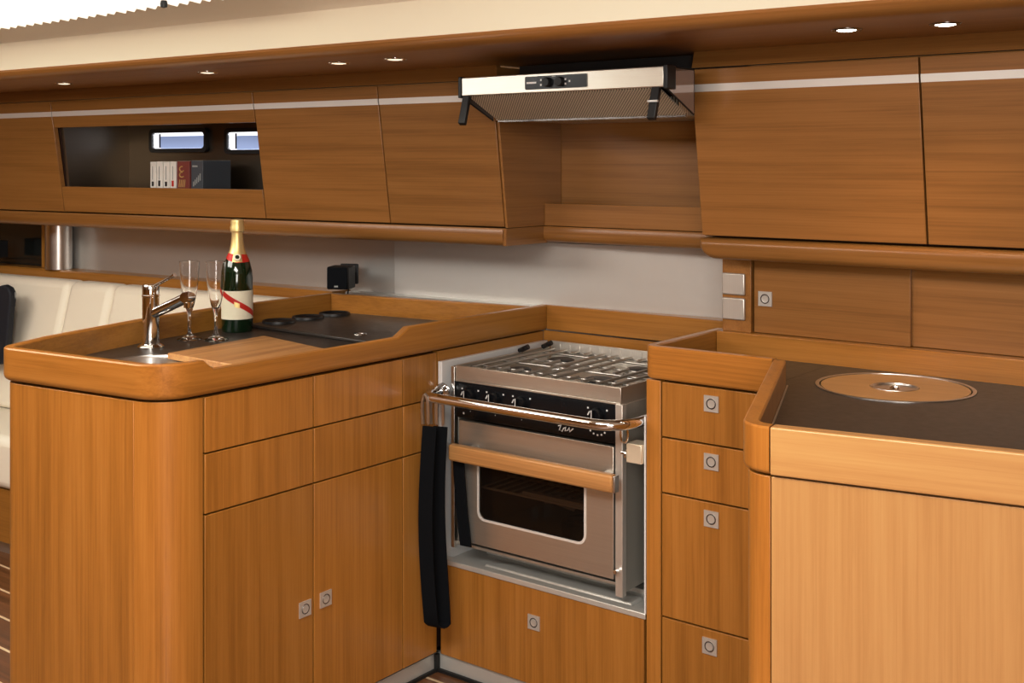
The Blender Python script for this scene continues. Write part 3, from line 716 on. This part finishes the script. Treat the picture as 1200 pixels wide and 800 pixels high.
for x, y in ((sx0+.022, 2.60), (sx0+.03, 2.70), (sx1-.02, 2.66)):
    mb = MB().tube([(x-.012, y, .858), (x+.016, y+.004, .872)], .007, 12).tube([(x, y-.018, .862), (x+.004, y+.018, .868)], .006, 12); obj('pan_clamp', mb, black, t)
d = obj('control_panel', MB().box(sx0+.013, sx1-.016, Y+.001, Y+.010, .722, .8135), panel_black, t)
for u, v in ((551, 464), (580, 468.5), (611, 474.5), (700, 488)):
    q = aty(u, v, Y); q.z = .783; k = obj('control_knob', MB().lathe([(.019, 0), (.0185, .010), (.015, .018), (0, .019)], (q.x, Y+.001, q.z), 28, (0, -1, 0)).box(q.x-.0035, q.x+.0035, Y-.026, Y-.016, q.z-.016, q.z+.016), panel_black, t)
    mb = MB(); mb.box(q.x-.001, q.x+.001, Y-.0268, Y-.026, q.z-.002, q.z+.016)
    mb.tube([(q.x-.0145, Y-.019, q.z+.003), (q.x-.009, Y-.019, q.z+.012)], .0018, 8)
    obj('knob_mark', mb, marks, k)
    for ox in (-.029, .025): obj('heat_symbol', MB().box(q.x+ox, q.x+ox+.004, Y-.0005, Y+.001, q.z+.013, q.z+.017), marks, d)
mb = MB(); q = aty(663, 505, Y)
pts_ = [(-.022, .004), (-.014, .007), (-.019, -.004), (-.011, -.006), (-.006, .001), (0, .004), (-.002, -.004), (.006, -.002), (.010, .004), (.012, -.004), (.022, .003)]
mb.tube([(q.x+a*1.0, Y, .738+b*1.2) for a, b in pts_], .0017, 6)
obj('maker_mark', mb, marks, d)
q = aty(700, 510, Y)
for k in range(7):
    th = math.radians(200+140*k/6); mb = MB().lathe([(.0026, 0), (.0022, .001), (0, .0012)], (q.x+.028*math.cos(th), Y+.001, .762+.026*math.sin(th)), 10, (0, -1, 0)); obj('timer_dot', mb, marks, d)
q = aty(543, 488, Y); mb = MB().lathe([(.003, 0), (0, .0015)], (q.x, Y+.001, .734), 10, (0, -1, 0)); obj('indicator_lamp', mb, marks, d)
for u in (551, 580, 611): q = aty(u, 485, Y); obj('heat_symbol', MB().lathe([(.0016, 0), (0, .001)], (q.x, Y+.001, .742), 8, (0, -1, 0)), greym, d)
# oven door with a rounded window
dx0, dx1, dz0, dz1 = -1.958, -1.482, .403, .716
hole = rrect(-1.893, -1.562, .470, .628, .022, Y-.004)
outer = [Vector((dx0, Y-.004, dz0)), Vector((dx1, Y-.004, dz0)), Vector((dx1, Y-.004, dz1)), Vector((dx0, Y-.004, dz1))]
d = obj('oven_door', MB().plate_hole(outer, [hole], (0, .014, 0)), steel, t, bevel=.0015)
ring_o = rrect(-1.896, -1.559, .467, .631, .024, Y-.0055); ring_i = rrect(-1.890, -1.565, .473, .625, .020, Y-.0055)
obj('window_trim', MB().plate_hole(ring_o, [ring_i], (0, .003, 0)), stripm, d)
obj('window_pane', MB().loops(rrect(-1.893, -1.562, .470, .628, .022, Y+.002), rrect(-1.893, -1.562, .470, .628, .022, Y+.006)), ovenglass, d)
mb = MB().box(-1.950, -1.452, 2.262, 2.286, .622, .664)
h = obj('door_handle', mb, hw, d, bevel=.006, seg=3, label='wooden bar handle')
for x in (-1.900, -1.492): obj('handle_bracket', MB().box(x-.012, x+.012, 2.2865, Y-.0045, .632, .656), steel_bright, d)
obj('handle_end_cap', MB().box(-1.4515, -1.446, 2.264, 2.284, .624, .662), steel_bright, d, bevel=.001)
mb = MB(); c0, c1 = -1.945, -1.492
mb.box(c0, c0+.004, Y+.02, 2.68, .42, .70).box(c1-.004, c1, Y+.02, 2.68, .42, .70).box(c0, c1, 2.676, 2.68, .42, .70).box(c0, c1, Y+.02, 2.68, .42, .424).box(c0, c1, Y+.02, 2.68, .70, .704)
obj('oven_cavity', mb, enamel, t)
mb = MB()
for k in range(15): x = c0+.02+k*.0295; mb.tube([(x, Y+.05, .535), (x, 2.66, .535)], .003, 6)
for y in (Y+.05, 2.5, 2.66): mb.tube([(c0+.006, y, .535), (c1-.006, y, .535)], .0035, 6)
mb.box(c0+.15, c1-.006, Y+.055, Y+.075, .534, .545)
mb.tube([(c0+.004, Y+.05, .60), (c0+.07, 2.60, .595)], .004, 8).tube([(c0+.17, 2.45, .505), (c0+.22, 2.42, .52), (c0+.26, 2.45, .50)], .006, 8)
obj('oven_rack', mb, stripm, t)
obj('oven_burner', MB().lathe([(.05, 0), (.05, .03), (.03, .04), (0, .04)], (-1.70, 2.5, .425), 24), dchrome, t)
obj('door_bolt', MB().tube([(sx1-.006, Y-.008, .428), (sx1-.006, Y-.020, .428)], .005, 10), chrome, t)
# lock fitting between stove and recess on the right
t2 = thing('stove_lock', 'pale metal lock bracket with ring, right of the oven beside the stile', 'bracket', (-1.41, 2.33, .71))
mb = MB().box(-1.437, -1.3958, 2.300, 2.345, .690, .735); obj('bracket', mb, brass, t2, bevel=.002)
mb = MB().tube([(-1.456, 2.312, .708), (-1.437, 2.312, .708)], .0055, 12).lathe([(.012, 0), (.012, .005), (0, .006)], (-1.437, 2.310, .706), 16, (-1, 0, 0)); obj('pin', mb, chrome, t2)
mb = MB().tube([(-1.440+.010*math.cos(k*math.pi/8), 2.297, .755+.020*math.sin(k*math.pi/8)) for k in range(16)], .0025, 8, True); obj('pull_ring', mb, chrome, t2)

# grab rail in front of the stove
gy, gz, gr = 2.225, .786, .0125
t = thing('grab_rail', 'polished steel grab rail curving across the front of the stove', 'rail', (-1.70, 2.27, .786))
path = rounded([(-2.004, 2.3095), (-2.004, gy), (-1.409, gy), (-1.409, 2.44)], [0, .040, .075, 0], 10)
mb = MB().tube([(x, y, gz) for x, y in path], gr, 18); obj('bar', mb, chrome, t)
for x, y in ((-2.004, 2.3025),):
    mb = MB().lathe([(.022, 0), (.022, .004), (.014, .008)], (x, y+.004, gz), 24, (0, -1, 0)); obj('flange', mb, chrome, t)
mb = MB().tube([(-2.000, 2.300, gz+.018), (-1.985, 2.262, gz+.016)], .007, 12); obj('tie_pin', mb, dchrome, t)

# safety strap with hooks hanging from the rail
t = thing('safety_strap', 'black webbing strap clipped to the left end of the grab rail', 'strap', (-1.97, 2.235, .77))
top = Vector((-1.972, gy, .71))
def lerp3(a, b, s): return a+(b-a)*s
w1 = []; p0, p1 = Vector((-1.970, gy-.012, .716)), Vector((-1.958, gy-.020, .222))
for k in range(13):
    s = k/12; q = lerp3(p0, p1, s); q.y -= .012*math.sin(s*math.pi); q.x += .004*math.sin(s*4.2+2.6); w1.append(q)
w2 = []; p2, p3 = Vector((-1.956, gy+.016, .712)), Vector((-1.950, gy+.012, .216))
for k in range(13):
    s = k/12; q = lerp3(p2, p3, s); q.x -= .010*math.sin(s*math.pi*1.3); w2.append(q)
bend = [lerp3(w1[-1], w2[-1], k/6)-Vector((0, 0, .010*math.sin(k/6*math.pi))) for k in range(1, 6)]
mb = MB().ribbon(w1+bend+w2[::-1], (.038, .010, 0), .0035); obj('webbing', mb, webbing, t)
mb = MB()
def hook(x, y):
    pp = [(x+.011*math.cos(a), y, gz-.030+.038*math.sin(a)*(1 if math.sin(a) > 0 else .0)-(.034 if math.sin(a) <= 0 else 0)) for a in [k*math.pi/8 for k in range(9)]]
    return [(x+.010, y-.002, .722)]+pp+[(x-.010, y+.002, .718)]
for x, y in ((-1.985, gy-.010), (-1.968, gy+.002), (-1.950, gy+.006)): 
    mb2 = MB().tube(hook(x, y), .0046, 8); obj('snap_hook', mb2, steel_bright, t)
t = thing('strap_tail', 'second black webbing strap hanging behind the wooden oven handle', 'strap', (-1.95, 2.29, .64))
mb = MB().ribbon([Vector((-1.945, 2.298, .655)), Vector((-1.944, 2.300, .58)), Vector((-1.937, 2.304, .48)), Vector((-1.928, 2.308, .395))], (.034, .004, 0), .003); obj('webbing', mb, webbing, t)
obj('buckle', MB().box(-1.963, -1.926, 2.292, 2.2945, .640, .656), black, t, bevel=.001)

# ================================================================== DRAWER COLUMN
t = thing('drawer_unit', 'narrow teak drawer unit between the stove and the corner counter', 'cabinet', (-1.22, 2.45, FL))
obj('carcass', MB().box(-1.388, -1.081, 2.332, 2.60, .09, .888), dk, t)
obj('stile', MB().box(-1.390, -1.352, 2.312, 2.62, FL, .887), wz, t, bevel=.0015)
zz = [.10, .350, .632, .759, .887]; lz_ = [757, 608, 541, 473]; lu = [832, 834, 834, 834]
for i in range(4):
    d = obj('drawer', MB().box(-1.3485, -1.0765, 2.312, 2.330, zz[i]+.0018, zz[i+1]-.0018), wz, t, bevel=.0015); latch(d, aty(lu[i], lz_[i], 2.312), (0,-1,0), (1,0,0))
t = thing('corner_worktop', 'small worktop with teak rim above the drawer unit', 'worktop', (-1.22, 2.46, .89))
cp = rounded([(-1.392, 2.66), (-1.392, 2.300), (-1.073, 2.300)], [0, .028, 0]); ci = offset(cp, .023)
obj('rim', MB().rim(cp, ci, .891, .966, .008), [wy, wx], t)
obj('worktop_surface', MB().box(-1.366, -1.0735, 2.328, 2.6115, .899, .911), counter, t)

# ================================================================== RIGHT COUNTER
Lv = Vector((.215, -.574)).normalized(); V = (-.8446, 1.695)
fro = [(-1.0685, 2.296), V, (.45, 1.695+.18*1.2946)]
fp = rounded(fro, [0, .055, 0], 10); fi = offset(fp, .027)
# split where the front board meets the rounded corner piece
k = len(fp)-2
t = thing('corner_counter', 'dark right-hand worktop with raised teak rim around it', 'worktop', (-.6, 2.2, .889))
obj('corner_rim', MB().rim(fp[:k+1], fi[:k+1], .890, .966, .010), [wz, wz], t)
e0, e1 = Vector(fp[k]), Vector(fp[k+1]); i0, i1 = Vector(fi[k]), Vector(fi[k+1]); dn = (e1-e0).normalized()*.0012
obj('front_rim', MB().wallpath([tuple(e0+dn), tuple(e1)], [tuple(i0+dn), tuple(i1)], .890, .966), lx, t, bevel=.003, seg=3)
obj('back_rim', MB().box(-1.3685, .45, 2.613, 2.664, .895, .966), wx, t, bevel=.002)
LC = Vector((-.858, 2.437, .911)); LR = .163
surf = [(x, y, .911) for x, y in fi]+[(.45, 2.612, .911), (-1.0725, 2.612, .911), (-1.0725, 2.330, .911)]
hole = [(LC.x+LR*math.cos(q*math.pi/32), LC.y+LR*math.sin(q*math.pi/32), .911) for q in range(64)]
obj('worktop_surface', MB().plate_hole(surf, [hole], (0, 0, -.014)), counter, t)
mb = MB(); s_in = offset(fi, .0015)[:2]
mb.wallpath([s_in[0], s_in[1]], offset(s_in, .003), .911, .914); obj('edge_bead', mb, steel_bright, t)
# ice box lid
t = thing('ice_box_lid', 'round teak ice box lid with a steel ring pull, set in the dark counter', 'lid', LC)
obj('ring', MB().lathe([(LR-.0008, -.012), (LR-.0008, .0015), (LR-.004, .0025), (LR-.009, .0015), (LR-.010, -.004), (LR-.010, -.012)], LC, 64), steel_bright, t)
PR = .050; pc = LC+Vector((.004, .0, 0))
obj('lid_disc', MB().lathe([(PR, -.012), (PR, .0005), (LR-.0125, .0005), (LR-.0125, -.012)], LC, 64), lx, t)
d = obj('pull_dish', MB().lathe([(PR-.0002, -.002), (PR-.001, .0015), (PR-.005, .0015), (PR-.010, -.010), (.012, -.013), (0, -.013)], LC, 40), steel_bright, t)
obj('pull_button', MB().lathe([(.012, -.013), (.012, -.002), (.008, .001), (.007, -.002), (0, -.002)], LC, 24), chrome, d)
# cabinet below
t = thing('corner_cabinet', 'pale teak corner cabinet front with a rounded post, right foreground', 'cabinet', (-.5, 2.1, FL))
bp = offset(fp, .008); bi = offset(fp, .030)
obj('carcass', MB().prism([tuple(p) for p in offset(fp, .032)]+[(.45, 2.61), (-.98, 2.61)], .09, .886), dk, t)
obj('corner_post', MB().wallpath(bp[:k+1], bi[:k+1], FL, .886), wz, t, bevel=.0012)
e0, e1 = Vector(bp[k]), Vector(bp[k+1]); i0, i1 = Vector(bi[k]), Vector(bi[k+1])
obj('front_panel', MB().wallpath([tuple(e0+dn), tuple(e1)], [tuple(i0+dn), tuple(i1)], FL, .886), lz, t, bevel=.0015)

# back panelling over the counter
struct('wall_counter', MB().box(-1.362, 1.9, 2.665, 2.70, .90, 1.16), ux)
t = thing('switch_panel', 'narrow teak panel carrying two steel light switches', 'panel', (-1.32, 2.64, .966))
obj('board', MB().box(-1.361, -1.283, 2.632, 2.664, .966, 1.150), uy, t, bevel=.001)
for (u0, v0, u1, v1), nm in zip(((847.5, 319, 874, 346), (847.5, 347.5, 874, 375)), ('upper', 'lower')):
    a, b = aty(u0, v0, 2.632), aty(u1, v1, 2.632); zt_ = aty(u0, v0, 2.632).z; zb_ = aty(u0, v1-2, 2.632).z
    s = tag(obj('light_switch', MB().box(a.x, b.x, 2.624, 2.6315, zb_, zt_), steel_z, bevel=.003, loc=((a.x+b.x)/2, 2.632, zb_)), 'square brushed steel light switch, %s of the pair right of the stove wall' % nm, 'switch', 'steel light switches')
t = thing('sliding_door', 'teak sliding door with a small lock above the corner counter', 'door', (-1.08, 2.64, .966))
d = obj('door_panel', MB().box(-1.279, -.893, 2.640, 2.650, .967, 1.150), ux, t, bevel=.001)
latch(t, aty(897, 350, 2.640), (0,-1,0), (1,0,0))
t = thing('sliding_door', 'plain teak sliding door at the right picture edge, behind the locked one', 'door', (-.3, 2.66, .966))
obj('door_panel', MB().box(-.920, .45, 2.652, 2.662, .967, 1.149), ux, t, bevel=.001)

# ================================================================== SPEAKERS
def speaker(p, ang, label, bracket=True):
    c = Vector(p); t = thing('speaker', label, 'speaker', c, 'small black loudspeakers')
    e = Vector((math.cos(ang), math.sin(ang), 0)); n = Vector((math.sin(ang), -math.cos(ang), 0)); w, h, dp = .036, .036, .080
    def bx(a0, a1, b0, b1, z0, z1): return [c+e*a+n*b+Vector((0,0,z)) for z in (z0, z1) for a, b in ((a0, b0), (a1, b0), (a1, b1), (a0, b1))]
    obj('case', MB().hexa(bx(-w, w, -dp/2, dp/2-.006, -h, h)), black, t, bevel=.004)
    obj('grille', MB().hexa(bx(-w+.002, w-.002, dp/2-.006, dp/2, -h+.002, h-.002)), webbing, t, bevel=.003)
    obj('badge', MB().hexa(bx(-.009, .003, dp/2, dp/2+.001, -h+.008, -h+.013)), greym, t)
    if bracket:
        obj('bracket', MB().hexa(bx(-.012, .012, -dp/2-.045, -dp/2, -.015, .015)), black, t, bevel=.003)
        obj('wall_plate', MB().hexa(bx(-.03, .03, -dp/2-.055, -dp/2-.045, -h+.006, h)), black, t, bevel=.003)
        q = c-n*(dp/2+.03); obj('cable', MB().tube([q+Vector((0,0,-.015)), q+e*.004+Vector((0,0,-.04)), q+Vector((0,0,-.062))], .0025, 8), black, t)
    return t
sp = Vector((-2.705, fL(-2.705, .112), 1.020))
speaker(sp, math.radians(28), 'small black loudspeaker on the steel hull lining behind the peninsula')
sp = Vector((-4.575, fL(-4.575, .12), 1.035))
speaker(sp, math.radians(8), 'black loudspeaker at the far left edge, above the settee back', False)

# ================================================================== SETTEE
def lpt(x, o, z): return (x, fL(x, o), z)
t = thing('settee', 'cream upholstered settee on a teak base behind the peninsula', 'sofa', (-4.0, 2.2, FL))
xa, xb = -5.55, -2.86
mb = MB(); mb.slab(xa, xb, [(-.325, .09), (-.325, .268), (.148, .268), (.148, .09)], fL); obj('base', mb, wxl, t)
mb = MB(); mb.slab(xa, xb, [(-.30, FL), (-.30, .09), (.1, .09), (.1, FL)], fL); obj('kick_plate', mb, steel, t)
mb = MB(); mb.slab(xa, xb, [(-.335, .270), (-.335, .45), (.145, .45), (.145, .270)], fL); obj('seat_cushion', mb, leather, t, bevel=.03, seg=4)
cu = [(-5.55, -4.00), (-4.00, -3.75), (-3.75, -2.80)]
labs = ['cream back cushion of the settee, leftmost and widest in view', 'narrow cream back cushion in the middle of the settee back', 'cream back cushion of the settee, rightmost, behind the tap and glasses']
for (a, b), lab in zip(cu, labs):
    mb = MB(); mb.slab(a+.002, b-.002, [(-.06, .452), (.055, .940), (.146, .940), (.146, .452)], fL)
    tag(obj('back_cushion', mb, leather, bevel=.028, seg=4, loc=((a+b)/2, fL((a+b)/2, .05), .452)), lab, 'cushion', 'cream back cushions on the settee')
# black bag hung on the settee back
q = atz(8, 380, .78)
bx = -4.30
t = thing('shoulder_bag', 'black shoulder bag hanging against the settee back, cut by the left edge', 'bag', (bx-.1, fL(bx, -.2), .452))
def bagpt(u, v, o):
    r_ = ray(u, v); # plane parallel to the left wall
    n = Vector((-.08, 1, 0)); p = Vector((-1.996, 2.56+o, 1)); k_ = n.dot(p-EYE)/n.dot(r_); return EYE+r_*k_
outl = [(-60, 336), (0, 336), (8, 334), (14, 337), (17, 343), (17, 352), (15, 370), (13, 395), (11, 418), (8, 427), (-70, 430)]
F = [bagpt(u-5, v, -.085) for u, v in outl]
Bk = [p+Vector((-.01, .032, 0)) for p in F]
obj('bag_body', MB().loops(F, Bk), navy, t, bevel=.008, seg=3)
a, b_, c_ = bagpt(10, 336, -.06), bagpt(18, 344, -.06), bagpt(15, 357, -.06)
obj('strap_loop', MB().tube([a, a.lerp(b_, .6)+Vector((0,0,.008)), b_, b_.lerp(c_, .6)+Vector((.005,0,0)), c_], .0035, 8), greym, t)
obj('shoulder_strap', MB().ribbon([bagpt(-30, 342, -.078), bagpt(-30, 322, -.04), bagpt(-30, 313, .03), bagpt(-30, 307, .10), bagpt(-30, 306, .149)], (.03, 0, 0), .003), webbing, t)
obj('buckle', MB().lathe([(.008, -.008), (.010, 0), (.008, .008)], c_, 12), black, t)

# ================================================================== LIGHT
def area(name, loc, rot, sx, sy, e, col=(1, .965, .90)):
    L = bpy.data.lights.new(name, 'AREA'); L.shape = 'RECTANGLE'; L.size = sx; L.size_y = sy; L.energy = e; L.color = col
    o = bpy.data.objects.new(name, L); COL.objects.link(o); o.location = loc; o.rotation_euler = rot; return o
area('ceiling_fill_light', (-1.1, .55, 1.86), (math.radians(12), 0, 0), 1.3, .8, 46)  # unseen ceiling fill, added to brighten the whole galley
area('companionway_light', (1.0, -1.0, 1.5), (math.radians(72), 0, math.radians(22)), 1.2, 1.3, 50)
area('saloon_fill_light', (-3.3, .8, 1.85), (math.radians(10), 0, 0), 1.5, .9, 34)  # second unseen fill, added for more ambient light on the saloon side
w = bpy.data.worlds.new('world'); scene.world = w; w.use_nodes = True
w.node_tree.nodes['Background'].inputs[0].default_value = (1, .95, .88, 1); w.node_tree.nodes['Background'].inputs[1].default_value = .35
scene.view_settings.view_transform = 'Standard'
scene.view_settings.exposure = .22
scene.view_settings.use_curve_mapping = True
cmap = scene.view_settings.curve_mapping; cmap.initialize(); cv = cmap.curves[3]
cv.points.new(.25, .215); cv.points.new(.72, .755); cmap.update()
